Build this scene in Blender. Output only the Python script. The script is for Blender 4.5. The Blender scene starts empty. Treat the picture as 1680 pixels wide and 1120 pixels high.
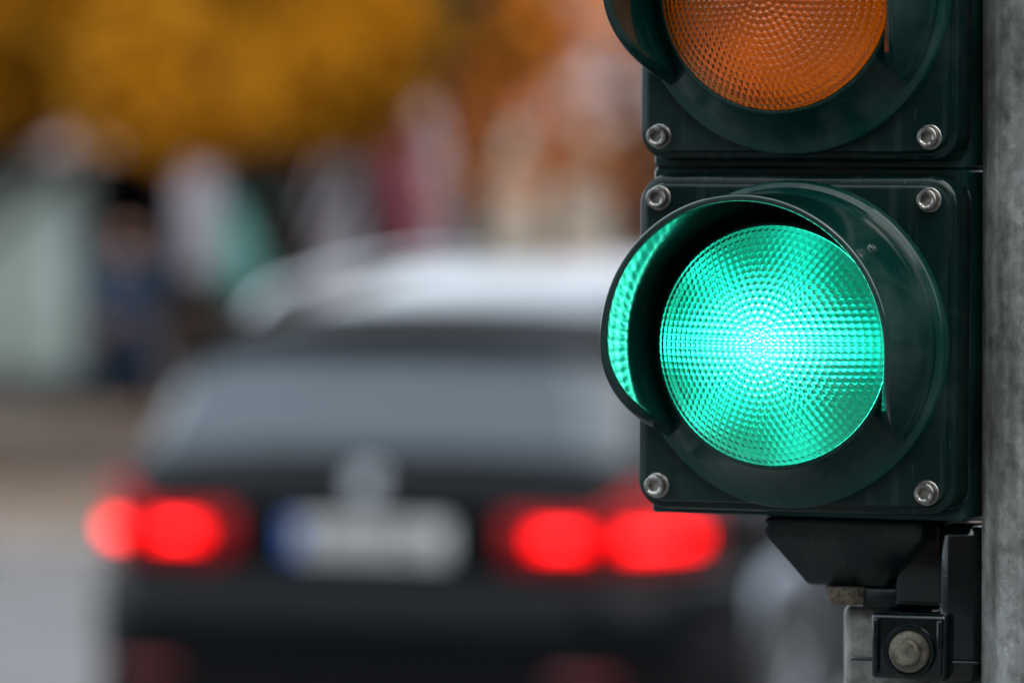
import bpy, bmesh, math, random
import numpy as np
from mathutils import Vector, Matrix
R = math.radians
random.seed(7)
rng = np.random.default_rng(7)
S = bpy.context.scene
COL = S.collection

# ------------------------------------------------------------------ camera
CAM_H = 1.95
F_PX = 9333.0          # focal length in units of a 1680 px wide frame (200 mm on 36 mm)
HORIZON = 300.0
cam_d = bpy.data.cameras.new('camera')
cam = bpy.data.objects.new('camera', cam_d); COL.objects.link(cam)
cam_d.lens = 200; cam_d.sensor_width = 36; cam_d.clip_end = 3000; cam_d.clip_start = 0.05
cam.location = (0, 0, CAM_H)
cam.rotation_euler = (R(90 - 1.596), 0, 0)
cam_d.dof.use_dof = True
cam_d.dof.focus_distance = 2.375
cam_d.dof.aperture_fstop = 7.2
cam_d.dof.aperture_blades = 0
S.camera = cam
S.cycles.use_denoising = True
S.cycles.use_adaptive_sampling = False
S.cycles.max_bounces = 12
S.cycles.transmission_bounces = 8
S.cycles.sample_clamp_indirect = 12
S.cycles.caustics_reflective = True
S.cycles.caustics_refractive = True

# ------------------------------------------------------------------ sky, sun, exposure
SUN_EL, SUN_AZ = 58, 150
world = bpy.data.worlds.new('World'); S.world = world
world.use_nodes = True
wn = world.node_tree.nodes; wl = world.node_tree.links
sky = wn.new('ShaderNodeTexSky'); sky.sky_type = 'NISHITA'; sky.sun_disc = False
sky.sun_elevation = R(SUN_EL); sky.sun_rotation = R(SUN_AZ)
sky.dust_density = 7; sky.air_density = 1.2; sky.ozone_density = 1.0
wn['Background'].inputs[1].default_value = 0.15
hs = wn.new('ShaderNodeHueSaturation'); hs.inputs['Saturation'].default_value = .62     # overcast: the blue mostly gone
wl.new(sky.outputs[0], hs.inputs['Color']); 
# broken grey cloud over the clear-sky model
wtc = wn.new('ShaderNodeTexCoord'); wmp = wn.new('ShaderNodeMapping'); wmp.inputs['Scale'].default_value = (1, 1, 3)
wno = wn.new('ShaderNodeTexNoise'); wno.inputs['Scale'].default_value = 2.6; wno.inputs['Detail'].default_value = 5
wmr = wn.new('ShaderNodeMapRange'); wmr.inputs[1].default_value = .35; wmr.inputs[2].default_value = .65; wmr.inputs[3].default_value = .45; wmr.inputs[4].default_value = .9
wmx = wn.new('ShaderNodeMix'); wmx.data_type = 'RGBA'; wmx.inputs['B'].default_value = (7.6, 8.6, 9.6, 1)
wl.new(wtc.outputs['Generated'], wmp.inputs[0]); wl.new(wmp.outputs[0], wno.inputs['Vector']); wl.new(wno.outputs['Fac'], wmr.inputs[0])
wl.new(wmr.outputs[0], wmx.inputs['Factor']); wl.new(hs.outputs[0], wmx.inputs['A']); wl.new(wmx.outputs['Result'], wn['Background'].inputs[0])
sd = bpy.data.lights.new('sun', 'SUN'); sd.energy = .9; sd.angle = R(85); sd.color = (1, .95, .88)
sun = bpy.data.objects.new('sun', sd); COL.objects.link(sun)
az = R(SUN_AZ); el = R(SUN_EL)
sdir = Vector((math.sin(az) * math.cos(el), math.cos(az) * math.cos(el), math.sin(el)))
sun.rotation_euler = sdir.to_track_quat('Z', 'Y').to_euler()
S.view_settings.view_transform = 'Standard'; S.view_settings.look = 'None'
S.view_settings.exposure = 0.85; S.view_settings.gamma = 1

def at(px, py, D):
    """world point seen at photo pixel (px, py) at depth D"""
    return Vector(((px - 840) * D / F_PX, D, CAM_H - (py - HORIZON) * D / F_PX))

# ------------------------------------------------------------------ materials
def mat(name, col=(.5, .5, .5), rough=.5, metal=0.0, var=0.0, vscale=20.0, bump=0.0, bscale=60.0,
        col2=None, coat=0.0, emit=None, estr=0.0, trans=0.0, ior=1.5, rvar=0.0, spec=.5, detail=5.0, lo=.35, hi=.65):
    m = bpy.data.materials.new(name); m.use_nodes = True
    nt = m.node_tree; n = nt.nodes; l = nt.links
    b = n['Principled BSDF']
    b.inputs['Base Color'].default_value = (*col, 1)
    b.inputs['Roughness'].default_value = rough
    b.inputs['Metallic'].default_value = metal
    b.inputs['Coat Weight'].default_value = coat
    b.inputs['Coat Roughness'].default_value = .04
    b.inputs['Transmission Weight'].default_value = trans
    b.inputs['IOR'].default_value = ior
    b.inputs['Specular IOR Level'].default_value = spec
    tc = n.new('ShaderNodeTexCoord')
    if emit:
        b.inputs['Emission Color'].default_value = (*emit, 1)
        b.inputs['Emission Strength'].default_value = estr
    if var > 0 or col2:
        t = n.new('ShaderNodeTexNoise'); t.inputs['Scale'].default_value = vscale; t.inputs['Detail'].default_value = detail
        t.inputs['Roughness'].default_value = .62
        l.new(tc.outputs['Object'], t.inputs['Vector'])
        r = n.new('ShaderNodeValToRGB')
        c2 = col2 if col2 else tuple(min(1, c * (1 + var)) for c in col)
        c1 = col if col2 else tuple(c * (1 - var) for c in col)
        r.color_ramp.elements[0].position = lo; r.color_ramp.elements[1].position = hi
        r.color_ramp.elements[0].color = (*c1, 1); r.color_ramp.elements[1].color = (*c2, 1)
        l.new(t.outputs['Fac'], r.inputs[0]); l.new(r.outputs[0], b.inputs['Base Color'])
    if rvar > 0:
        t2 = n.new('ShaderNodeTexNoise'); t2.inputs['Scale'].default_value = vscale * 1.7; t2.inputs['Detail'].default_value = 6
        l.new(tc.outputs['Object'], t2.inputs['Vector'])
        mr = n.new('ShaderNodeMapRange'); mr.inputs[1].default_value = .35; mr.inputs[2].default_value = .7
        mr.inputs[3].default_value = max(.02, rough - rvar); mr.inputs[4].default_value = rough + rvar
        l.new(t2.outputs['Fac'], mr.inputs[0]); l.new(mr.outputs[0], b.inputs['Roughness'])
    if bump > 0:
        t3 = n.new('ShaderNodeTexNoise'); t3.inputs['Scale'].default_value = bscale; t3.inputs['Detail'].default_value = 4
        l.new(tc.outputs['Object'], t3.inputs['Vector'])
        bp = n.new('ShaderNodeBump'); bp.inputs['Strength'].default_value = bump; bp.inputs['Distance'].default_value = .001
        l.new(t3.outputs['Fac'], bp.inputs['Height']); l.new(bp.outputs[0], b.inputs['Normal'])
    return m

def speckled_plastic(name, col, rough, dust=.35):
    """moulded dark green plastic with fine scratches and dust specks"""
    m = mat(name, col, rough, var=.25, vscale=14, rvar=.07, bump=.05, bscale=220, spec=.3)
    nt = m.node_tree; n = nt.nodes; l = nt.links; b = n['Principled BSDF']
    tc = n.new('ShaderNodeTexCoord')
    v = n.new('ShaderNodeTexVoronoi'); v.inputs['Scale'].default_value = 170; l.new(tc.outputs['Object'], v.inputs['Vector'])
    r = n.new('ShaderNodeValToRGB'); r.color_ramp.elements[0].position = .04; r.color_ramp.elements[1].position = .10
    r.color_ramp.elements[0].color = (1, 1, 1, 1); r.color_ramp.elements[1].color = (0, 0, 0, 1)
    l.new(v.outputs['Distance'], r.inputs[0])
    s = n.new('ShaderNodeSeparateColor'); l.new(v.outputs['Color'], s.inputs[0])
    gt = n.new('ShaderNodeMath'); gt.operation = 'GREATER_THAN'; gt.inputs[1].default_value = .9; l.new(s.outputs[0], gt.inputs[0])
    mu = n.new('ShaderNodeMath'); mu.operation = 'MULTIPLY'; l.new(r.outputs[0], mu.inputs[0]); l.new(gt.outputs[0], mu.inputs[1])
    # thin scratches
    mp = n.new('ShaderNodeMapping'); mp.inputs['Rotation'].default_value = (0, .7, 0); mp.inputs['Scale'].default_value = (700, 700, 45)
    l.new(tc.outputs['Object'], mp.inputs[0])
    sn = n.new('ShaderNodeTexNoise'); sn.inputs['Scale'].default_value = 1; sn.inputs['Detail'].default_value = 1; l.new(mp.outputs[0], sn.inputs['Vector'])
    sr = n.new('ShaderNodeMapRange'); sr.inputs[1].default_value = .76; sr.inputs[2].default_value = .80; l.new(sn.outputs['Fac'], sr.inputs[0])
    ad = n.new('ShaderNodeMath'); ad.operation = 'ADD'; ad.use_clamp = True; l.new(mu.outputs[0], ad.inputs[0]); l.new(sr.outputs[0], ad.inputs[1])
    # soft dust film
    dn = n.new('ShaderNodeTexNoise'); dn.inputs['Scale'].default_value = 30; dn.inputs['Detail'].default_value = 8; l.new(tc.outputs['Object'], dn.inputs['Vector'])
    dr = n.new('ShaderNodeMapRange'); dr.inputs[1].default_value = .5; dr.inputs[2].default_value = .85; dr.inputs[4].default_value = .12; l.new(dn.outputs['Fac'], dr.inputs[0])
    a2 = n.new('ShaderNodeMath'); a2.operation = 'MULTIPLY_ADD'; a2.inputs[1].default_value = dust; l.new(ad.outputs[0], a2.inputs[0]); l.new(dr.outputs[0], a2.inputs[2]); a2.use_clamp = True
    rm = n.new('ShaderNodeMapping'); rm.inputs['Scale'].default_value = (210, 210, 9); l.new(tc.outputs['Object'], rm.inputs[0])
    rn = n.new('ShaderNodeTexNoise'); rn.inputs['Scale'].default_value = 1; rn.inputs['Detail'].default_value = 5; l.new(rm.outputs[0], rn.inputs['Vector'])
    rr = n.new('ShaderNodeMapRange'); rr.inputs[1].default_value = .55; rr.inputs[2].default_value = .8; rr.inputs[4].default_value = .09; l.new(rn.outputs['Fac'], rr.inputs[0])
    a3 = n.new('ShaderNodeMath'); a3.operation = 'ADD'; a3.use_clamp = True; l.new(a2.outputs[0], a3.inputs[0]); l.new(rr.outputs[0], a3.inputs[1]); a2 = a3
    mx = n.new('ShaderNodeMix'); mx.data_type = 'RGBA'
    old = b.inputs['Base Color'].links[0].from_socket
    l.new(a2.outputs[0], mx.inputs['Factor']); l.new(old, mx.inputs['A']); mx.inputs['B'].default_value = (.16, .19, .17, 1)
    l.new(mx.outputs['Result'], b.inputs['Base Color'])
    return m

M = {}
M['plastic'] = speckled_plastic('dark_green_plastic', (.0008, .0115, .010), .2, .2)
M['plastic_side'] = speckled_plastic('green_housing_plastic', (.003, .032, .028), .33, .2)
M['visor'] = speckled_plastic('visor_plastic', (.001, .022, .018), .14, .10)
M['visor'].node_tree.nodes['Principled BSDF'].inputs['Coat Weight'].default_value = .7; M['visor'].node_tree.nodes['Principled BSDF'].inputs['Coat Roughness'].default_value = .09
M['black_gloss'] = mat('black_painted_metal', (.0008, .0035, .004), .14, rvar=.08, vscale=40, bump=.25, bscale=90, coat=.5, spec=.3)
M['black_plastic'] = speckled_plastic('black_cast_plastic', (.0008, .006, .006), .3, .10)
M['rubber'] = mat('rubber', (.008, .009, .009), .6)
M['steel'] = mat('stainless_steel', (.50, .49, .45), .34, metal=1, var=.25, vscale=180, rvar=.1, bump=.1, bscale=400)
M['dirt'] = mat('dirt_crust', (.14, .12, .08), .95, col2=(.015, .013, .011), vscale=350, bump=1, bscale=500)
M['bezel'] = speckled_plastic('bezel_plastic', (.001, .028, .023), .22, .12)
M['bolt'] = mat('weathered_bolt', (.15, .145, .11), .5, metal=.4, col2=(.03, .024, .018), vscale=120, bump=.6, bscale=300)

nt_ = M['steel'].node_tree; oi = nt_.nodes.new('ShaderNodeObjectInfo'); mr_ = nt_.nodes.new('ShaderNodeMapRange'); mr_.inputs[3].default_value = .5; mr_.inputs[4].default_value = 1.0
vs0 = nt_.nodes.new('ShaderNodeVectorMath'); vs0.operation = 'SCALE'; pb_ = nt_.nodes['Principled BSDF']
nt_.links.new(oi.outputs['Random'], mr_.inputs[0]); nt_.links.new(pb_.inputs['Base Color'].links[0].from_socket, vs0.inputs[0]); nt_.links.new(mr_.outputs[0], vs0.inputs['Scale']); nt_.links.new(vs0.outputs[0], pb_.inputs['Base Color'])
def galvanised():
    m = mat('galvanised_steel', (.15, .17, .16), .6, metal=.15, rvar=.1, vscale=26, bump=.5, bscale=90)
    nt = m.node_tree; n = nt.nodes; l = nt.links; b = n['Principled BSDF']
    tc = n.new('ShaderNodeTexCoord')
    a = n.new('ShaderNodeTexNoise'); a.inputs['Scale'].default_value = 62; a.inputs['Detail'].default_value = 8; a.inputs['Roughness'].default_value = .7
    l.new(tc.outputs['Object'], a.inputs['Vector'])
    r = n.new('ShaderNodeValToRGB'); e = r.color_ramp.elements
    e[0].position = .36; e[0].color = (.085, .092, .082, 1); e[1].position = .64; e[1].color = (.235, .24, .222, 1)
    k = e.new(.48); k.color = (.158, .164, .15, 1)
    l.new(a.outputs['Fac'], r.inputs[0])
    v = n.new('ShaderNodeTexVoronoi'); v.inputs['Scale'].default_value = 75; v.feature = 'F1'
    ds = n.new('ShaderNodeTexNoise'); ds.inputs['Scale'].default_value = 90; l.new(tc.outputs['Object'], ds.inputs['Vector'])
    vm = n.new('ShaderNodeMix'); vm.data_type = 'RGBA'; vm.inputs['Factor'].default_value = .25
    l.new(tc.outputs['Object'], vm.inputs['A']); l.new(ds.outputs['Color'], vm.inputs['B']); l.new(vm.outputs['Result'], v.inputs['Vector'])
    vr = n.new('ShaderNodeMapRange'); vr.inputs[1].default_value = .12; vr.inputs[2].default_value = .3; vr.inputs[3].default_value = 1; vr.inputs[4].default_value = 0
    l.new(v.outputs['Distance'], vr.inputs[0])
    sp = n.new('ShaderNodeSeparateColor'); l.new(v.outputs['Color'], sp.inputs[0])
    g = n.new('ShaderNodeMath'); g.operation = 'GREATER_THAN'; g.inputs[1].default_value = .62; l.new(sp.outputs[1], g.inputs[0])
    mu = n.new('ShaderNodeMath'); mu.operation = 'MULTIPLY'; l.new(vr.outputs[0], mu.inputs[0]); l.new(g.outputs[0], mu.inputs[1])
    m2 = n.new('ShaderNodeMath'); m2.operation = 'MULTIPLY'; m2.inputs[1].default_value = .8; l.new(mu.outputs[0], m2.inputs[0])
    mx = n.new('ShaderNodeMix'); mx.data_type = 'RGBA'; l.new(m2.outputs[0], mx.inputs['Factor'])
    l.new(r.outputs[0], mx.inputs['A']); mx.inputs['B'].default_value = (.045, .055, .05, 1)
    sm_ = n.new('ShaderNodeMapping'); sm_.inputs['Scale'].default_value = (150, 150, 7); l.new(tc.outputs['Object'], sm_.inputs[0])
    sn_ = n.new('ShaderNodeTexNoise'); sn_.inputs['Scale'].default_value = 1; sn_.inputs['Detail'].default_value = 6; l.new(sm_.outputs[0], sn_.inputs['Vector'])
    sg = n.new('ShaderNodeTexVoronoi'); sg.inputs['Scale'].default_value = 210; l.new(tc.outputs['Object'], sg.inputs['Vector'])
    sc_ = n.new('ShaderNodeSeparateColor'); l.new(sg.outputs['Color'], sc_.inputs[0])
    q1 = n.new('ShaderNodeMapRange'); q1.inputs[1].default_value = .35; q1.inputs[2].default_value = .68; q1.inputs[3].default_value = .72; q1.inputs[4].default_value = 1.25; l.new(sn_.outputs['Fac'], q1.inputs[0])
    q2 = n.new('ShaderNodeMapRange'); q2.inputs[3].default_value = .82; q2.inputs[4].default_value = 1.18; l.new(sc_.outputs[0], q2.inputs[0])
    q3 = n.new('ShaderNodeMath'); q3.operation = 'MULTIPLY'; l.new(q1.outputs[0], q3.inputs[0]); l.new(q2.outputs[0], q3.inputs[1])
    vs_ = n.new('ShaderNodeVectorMath'); vs_.operation = 'SCALE'; l.new(mx.outputs['Result'], vs_.inputs[0]); l.new(q3.outputs[0], vs_.inputs['Scale'])
    l.new(vs_.outputs[0], b.inputs['Base Color'])
    return m
M['galv'] = galvanised()

# ------------------------------------------------------------------ mesh helpers
def link(name, me, m=None, parent=None, smooth=False):
    o = bpy.data.objects.new(name, me); COL.objects.link(o)
    if m is not None:
        me.materials.clear(); me.materials.append(m)
    if smooth:
        me.shade_smooth()
    if parent: o.parent = parent
    return o
def from_bm(name, bm, m, parent=None, smooth=False, auto=None):
    bmesh.ops.recalc_face_normals(bm, faces=bm.faces)
    me = bpy.data.meshes.new(name); bm.to_mesh(me); bm.free()
    o = link(name, me, m, parent, smooth)
    if auto is not None:
        me.shade_smooth()
        me.set_sharp_from_angle(angle=R(auto))
    return o
def grid_mesh(name, V, m, parent=None, wrap_u=False, wrap_v=False, smooth=True, flip=False):
    """V: (nu, nv, 3) array"""
    nu, nv = V.shape[:2]
    iu = np.arange(nu if wrap_u else nu - 1); iv = np.arange(nv if wrap_v else nv - 1)
    U, W = np.meshgrid(iu, iv, indexing='ij')
    U2 = (U + 1) % nu; W2 = (W + 1) % nv
    f = np.stack([U * nv + W, U2 * nv + W, U2 * nv + W2, U * nv + W2], -1).reshape(-1, 4)
    if flip: f = f[:, ::-1]
    me = mesh_np(name, V.reshape(-1, 3), f)
    return link(name, me, m, parent, smooth)
def mesh_np(name, V, F):
    me = bpy.data.meshes.new(name)
    V = np.ascontiguousarray(V, dtype=np.float32); F = np.ascontiguousarray(F, dtype=np.int32)
    k = F.shape[1]
    me.vertices.add(len(V)); me.vertices.foreach_set('co', V.ravel())
    me.loops.add(F.size); me.loops.foreach_set('vertex_index', F.ravel())
    me.polygons.add(len(F)); me.polygons.foreach_set('loop_start', np.arange(0, F.size, k, dtype=np.int32))
    me.update(calc_edges=True); me.validate()
    return me
def box(bm, x0, x1, y0, y1, z0, z1, bevel=0.0, seg=2, mtx=None):
    r = bmesh.ops.create_cube(bm, size=1)
    vs = r['verts']
    for v in vs:
        v.co = Vector((x0 + (v.co.x + .5) * (x1 - x0), y0 + (v.co.y + .5) * (y1 - y0), z0 + (v.co.z + .5) * (z1 - z0)))
    if bevel > 0:
        es = list({e for v in vs for e in v.link_edges})
        r2 = bmesh.ops.bevel(bm, geom=es, offset=bevel, segments=seg, affect='EDGES', profile=.5)
        vs = list({v for f in r2['faces'] for v in f.verts} | {v for v in vs if v.is_valid})
    if mtx is not None:
        bmesh.ops.transform(bm, matrix=mtx, verts=[v for v in vs if v.is_valid])
def boxo(name, m, parent, *a, bevel=0.0, seg=2, auto=40, mtx=None):
    bm = bmesh.new(); box(bm, *a, bevel=bevel, seg=seg, mtx=mtx)
    return from_bm(name, bm, m, parent, auto=auto)
def lathe_y(name, prof, m, parent=None, seg=96, cx=0, cz=0, smooth=True, closed=False, auto=None):
    """prof: list of (r, y); spun round the y axis"""
    P = np.array(prof, float); a = np.linspace(0, 2 * math.pi, seg, endpoint=False)
    V = np.zeros((len(P), seg, 3))
    V[:, :, 0] = cx + P[:, 0:1] * np.cos(a); V[:, :, 1] = P[:, 1:2]; V[:, :, 2] = cz + P[:, 0:1] * np.sin(a)
    if closed: V = np.concatenate([V, V[:1]])
    o = grid_mesh(name, V, m, parent, wrap_v=True, smooth=smooth)
    bm = bmesh.new(); bm.from_mesh(o.data); bmesh.ops.remove_doubles(bm, verts=bm.verts, dist=1e-6)
    bmesh.ops.recalc_face_normals(bm, faces=bm.faces); bm.to_mesh(o.data); bm.free()
    if auto: o.data.shade_smooth(); o.data.set_sharp_from_angle(angle=R(auto))
    return o
def rrect(hx, hz, r, n=10):
    pts = []
    for cx, cz, a0 in ((hx - r, hz - r, 0), (-hx + r, hz - r, 90), (-hx + r, -hz + r, 180), (hx - r, -hz + r, 270)):
        for i in range(n + 1):
            a = R(a0 + 90 * i / n); pts.append((cx + r * math.cos(a), cz + r * math.sin(a)))
    return pts
def loft_rrect(name, rings, m, parent, hole=None, auto=35):
    """rings: (hx, hz, r, y) front to back. front filled (or joined to a round hole), back filled"""
    rows = []
    for hx, hz, r, y in rings:
        rows.append([(p[0], y, p[1]) for p in rrect(hx, hz, max(r, 1e-5), 10)])
    V = np.array(rows)
    bm = bmesh.new()
    vr = [[bm.verts.new(p) for p in row] for row in rows]
    n = len(rows[0])
    for i in range(len(rows) - 1):
        for j in range(n):
            bm.faces.new((vr[i][j], vr[i][(j + 1) % n], vr[i + 1][(j + 1) % n], vr[i + 1][j]))
    if hole:
        hr, hy, depth = hole
        hv = []
        for j in range(n):
            x, y, z = rows[0][j]; a = math.atan2(z, x)
            hv.append((bm.verts.new((hr * math.cos(a), hy, hr * math.sin(a))), bm.verts.new((hr * math.cos(a), hy + depth, hr * math.sin(a)))))
        for j in range(n):
            k = (j + 1) % n
            bm.faces.new((vr[0][j], vr[0][k], hv[k][0], hv[j][0]))
            bm.faces.new((hv[j][0], hv[k][0], hv[k][1], hv[j][1]))
    else:
        bm.faces.new(vr[0])
    bm.faces.new(vr[-1])
    return from_bm(name, bm, m, parent, auto=auto)
def empty(name, loc, rot=(0, 0, 0)):
    o = bpy.data.objects.new(name, None); COL.objects.link(o); o.location = loc; o.rotation_euler = rot
    o.empty_display_size = .1
    return o
def tag(o, label=None, cat=None, group=None, kind=None):
    if label: o['label'] = label
    if cat: o['category'] = cat
    if group: o['group'] = group
    if kind: o['kind'] = kind
    return o

# ================================================================== SETTING
def ground_mats():
    M['asphalt'] = mat('asphalt', (.07, .069, .07), .85, col2=(.10, .098, .10), vscale=1.3, bump=.6, bscale=120)
    M['paving'] = mat('paving_slabs', (.12, .09, .07), .85, col2=(.08, .062, .052), vscale=2.5, bump=.4, bscale=60)
    M['kerb'] = mat('kerb_stone', (.19, .18, .17), .8, var=.2, vscale=6)
ground_mats()
def sheet(name, x0, x1, y0, y1, z, m, kind='structure'):
    V = np.array([[(x0, y0, z), (x0, y1, z)], [(x1, y0, z), (x1, y1, z)]], float)
    o = grid_mesh(name, V, m, smooth=False, flip=True); o['kind'] = kind; return o
sheet('road', -400, 400, -400, 700, 0, M['asphalt'])
bm = bmesh.new(); box(bm, -40, 45, 29.3, 70, -.05, .12)
o = from_bm('pavement', bm, M['paving']); o['kind'] = 'structure'
bm = bmesh.new()
for i in range(85):
    box(bm, -40 + i, -40 + i + .985, 29.0, 29.296, -.05, .125, bevel=.012, seg=1)
o = from_bm('kerb', bm, M['kerb']); o['kind'] = 'structure'

# ================================================================== TRAFFIC SIGNAL
mm = .001
LENS_R = 50 * mm
def lens_surface(n_ring=18, sub_r=9, sub_a=9, bump_h=.78 * mm, offset=0.0, bumps=True, sag=20 * mm, yoff=0.0):
    Rs = (LENS_R ** 2 + sag ** 2) / (2 * sag)
    sp = LENS_R / (n_ring + .35)
    nr = n_ring * sub_r + 4; na = 6 * n_ring * sub_a if bumps else 128
    if not bumps: nr = 40
    r = np.linspace(0.0004 * mm, LENS_R, nr); a = np.linspace(0, 2 * math.pi, na, endpoint=False)
    Rg, A = np.meshgrid(r, a, indexing='ij')
    y = -(np.sqrt(Rs ** 2 - Rg ** 2) - (Rs - sag)) + yoff
    if bumps:
        best = np.full(Rg.shape, 9.0)
        X = Rg * np.cos(A); Z = Rg * np.sin(A)
        k0 = np.rint(Rg / sp)
        for dk in (-1, 0, 1):
            k = np.clip(k0 + dk, 0, n_ring)
            cnt = np.maximum(6 * k, 1)
            step = 2 * math.pi / cnt
            ph = 0.0 * step
            j = np.rint((A - ph) / step)
            ca = ph + j * step; cr = k * sp
            d = np.hypot(X - cr * np.cos(ca), Z - cr * np.sin(ca))
            best = np.minimum(best, d)
        t = np.clip(best / (sp * .49), 0, 1)
        y = y - bump_h * (np.sqrt(1.12 - t ** 2) - math.sqrt(.12)) / (math.sqrt(1.12) - math.sqrt(.12))
    V = np.stack([Rg * np.cos(A), y, Rg * np.sin(A)], -1)
    return V
def build_lens(m, parent):
    Vi = lens_surface(bumps=True, yoff=0)
    Vo = lens_surface(bumps=False, yoff=2.4 * mm)
    def faces(V, off):
        nu, nv = V.shape[:2]
        U, W = np.meshgrid(np.arange(nu - 1), np.arange(nv), indexing='ij'); W2 = (W + 1) % nv
        return np.stack([U * nv + W, (U + 1) * nv + W, (U + 1) * nv + W2, U * nv + W2], -1).reshape(-1, 4) + off
    # resample outer rim to inner count so the solid closes with a rim band
    na = Vi.shape[1]
    a = np.linspace(0, 2 * math.pi, na, endpoint=False)
    Ro = np.hypot(Vo[:, 0, 0], Vo[:, 0, 2])
    Vo2 = np.stack([Ro[:, None] * np.cos(a), np.repeat(Vo[:, :1, 1], na, 1), Ro[:, None] * np.sin(a)], -1)
    V = np.concatenate([Vo2, Vi[::-1]])
    f = faces(V, 0)
    me = mesh_np('lens', V.reshape(-1, 3), f[:, ::-1])
    return link('lens', me, m, parent, True)
def lens_material(name, col, rough=.03):
    m = bpy.data.materials.new(name); m.use_nodes = True
    b = m.node_tree.nodes['Principled BSDF']
    b.inputs['Base Color'].default_value = (*col, 1)
    b.inputs['Roughness'].default_value = rough
    b.inputs['Transmission Weight'].default_value = 1; b.inputs['Specular IOR Level'].default_value = .2
    b.inputs['IOR'].default_value = 1.49
    n = m.node_tree.nodes; l = m.node_tree.links
    tc = n.new('ShaderNodeTexCoord'); t = n.new('ShaderNodeTexNoise'); t.inputs['Scale'].default_value = 60; t.inputs['Detail'].default_value = 5
    l.new(tc.outputs['Object'], t.inputs['Vector'])
    mr = n.new('ShaderNodeMapRange'); mr.inputs[1].default_value = .4; mr.inputs[2].default_value = .75; mr.inputs[3].default_value = rough; mr.inputs[4].default_value = rough + .06
    l.new(t.outputs['Fac'], mr.inputs[0]); l.new(mr.outputs[0], b.inputs['Roughness'])
    return m
M['lens_green'] = lens_material('green_glass', (.05, .97, .78))
M['lens_amber'] = lens_material('amber_glass', (1.0, .41, .004), .04)

def lamp_reflector_material():
    """the silvered bowl behind the green lens, seen full of the lamp's light: a hot bar each side of the bulb, facets round it"""
    m = bpy.data.materials.new('lit_reflector'); m.use_nodes = True
    nt = m.node_tree; n = nt.nodes; l = nt.links; b = n['Principled BSDF']
    b.inputs['Base Color'].default_value = (.02, .10, .07, 1); b.inputs['Roughness'].default_value = .4
    tc = n.new('ShaderNodeTexCoord'); sx = n.new('ShaderNodeSeparateXYZ'); l.new(tc.outputs['Object'], sx.inputs[0])
    def math_(op, a, b_=None, c=None, clamp=False):
        q = n.new('ShaderNodeMath'); q.operation = op; q.use_clamp = clamp
        for i, v in enumerate((a, b_, c)):
            if v is None: continue
            if isinstance(v, (int, float)): q.inputs[i].default_value = v
            else: l.new(v, q.inputs[i])
        return q.outputs[0]
    x = math_('ADD', sx.outputs[0], .019); z = sx.outputs[2]
    r = math_('SQRT', math_('ADD', math_('MULTIPLY', x, x), math_('MULTIPLY', z, z)))
    ang = math_('ARCTAN2', z, x)
    # horizontal hot bar
    xx = math_('MULTIPLY', math_('ADD', x, -.008), 1 / .030); zz = math_('MULTIPLY', z, 1 / .0070)
    e = math_('ADD', math_('MULTIPLY', xx, xx), math_('MULTIPLY', zz, zz))
    bar = math_('POWER', 2.718, math_('MULTIPLY', e, -1.0))
    core = math_('POWER', 2.718, math_('MULTIPLY', math_('MULTIPLY', r, 1 / .009), math_('MULTIPLY', r, -1 / .009)))
    rays = math_('POWER', math_('ABSOLUTE', math_('COSINE', math_('MULTIPLY', ang, 3.0))), 5.0)
    rayf = math_('MULTIPLY', rays, math_('POWER', 2.718, math_('MULTIPLY', r, -1 / .020)))
    hot = math_('ADD', math_('ADD', math_("MULTIPLY", bar, .78), math_("MULTIPLY", core, .7)), math_("MULTIPLY", rayf, .9))
    # concentric + angular facets: alternately light and dark
    f1 = math_('MULTIPLY_ADD', math_('SINE', math_('MULTIPLY', r, 2 * math.pi / .0052)), .5, .5)
    f2 = math_('MULTIPLY_ADD', math_('SINE', math_('MULTIPLY', ang, 24.0)), .5, .5)
    fac = math_('MULTIPLY_ADD', math_('MULTIPLY', f1, math_('MULTIPLY_ADD', f2, .5, .5)), .95, .12)
    no = n.new('ShaderNodeTexNoise'); no.inputs['Scale'].default_value = 38; no.inputs['Detail'].default_value = 2
    l.new(tc.outputs['Object'], no.inputs['Vector'])
    no2 = math_('MULTIPLY_ADD', no.outputs['Fac'], 1.6, -.15)
    basev = math_('MULTIPLY', math_('MULTIPLY', fac, no2), math_('MULTIPLY_ADD', math_('POWER', 2.718, math_('MULTIPLY', math_('MULTIPLY', r, 1 / .028), math_('MULTIPLY', r, -1 / .028))), 1.1, .12))
    cr = n.new('ShaderNodeCombineColor')
    l.new(math_('MULTIPLY_ADD', math_('MULTIPLY', hot, hot), 5.6, math_('MULTIPLY', basev, .002)), cr.inputs[0])
    l.new(math_('MULTIPLY_ADD', hot, 3.4, math_('MULTIPLY', basev, 1.15)), cr.inputs[1])
    l.new(math_('MULTIPLY_ADD', hot, 2.8, math_('MULTIPLY', basev, .80)), cr.inputs[2])
    l.new(cr.outputs[0], b.inputs['Emission Color']); b.inputs['Emission Strength'].default_value = 1.32
    return m
M['reflector_lit'] = lamp_reflector_material()
M['reflector_dull'] = mat('silvered_reflector', (.97, .95, .92), .22, metal=0.8, var=.1, vscale=40)

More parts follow.
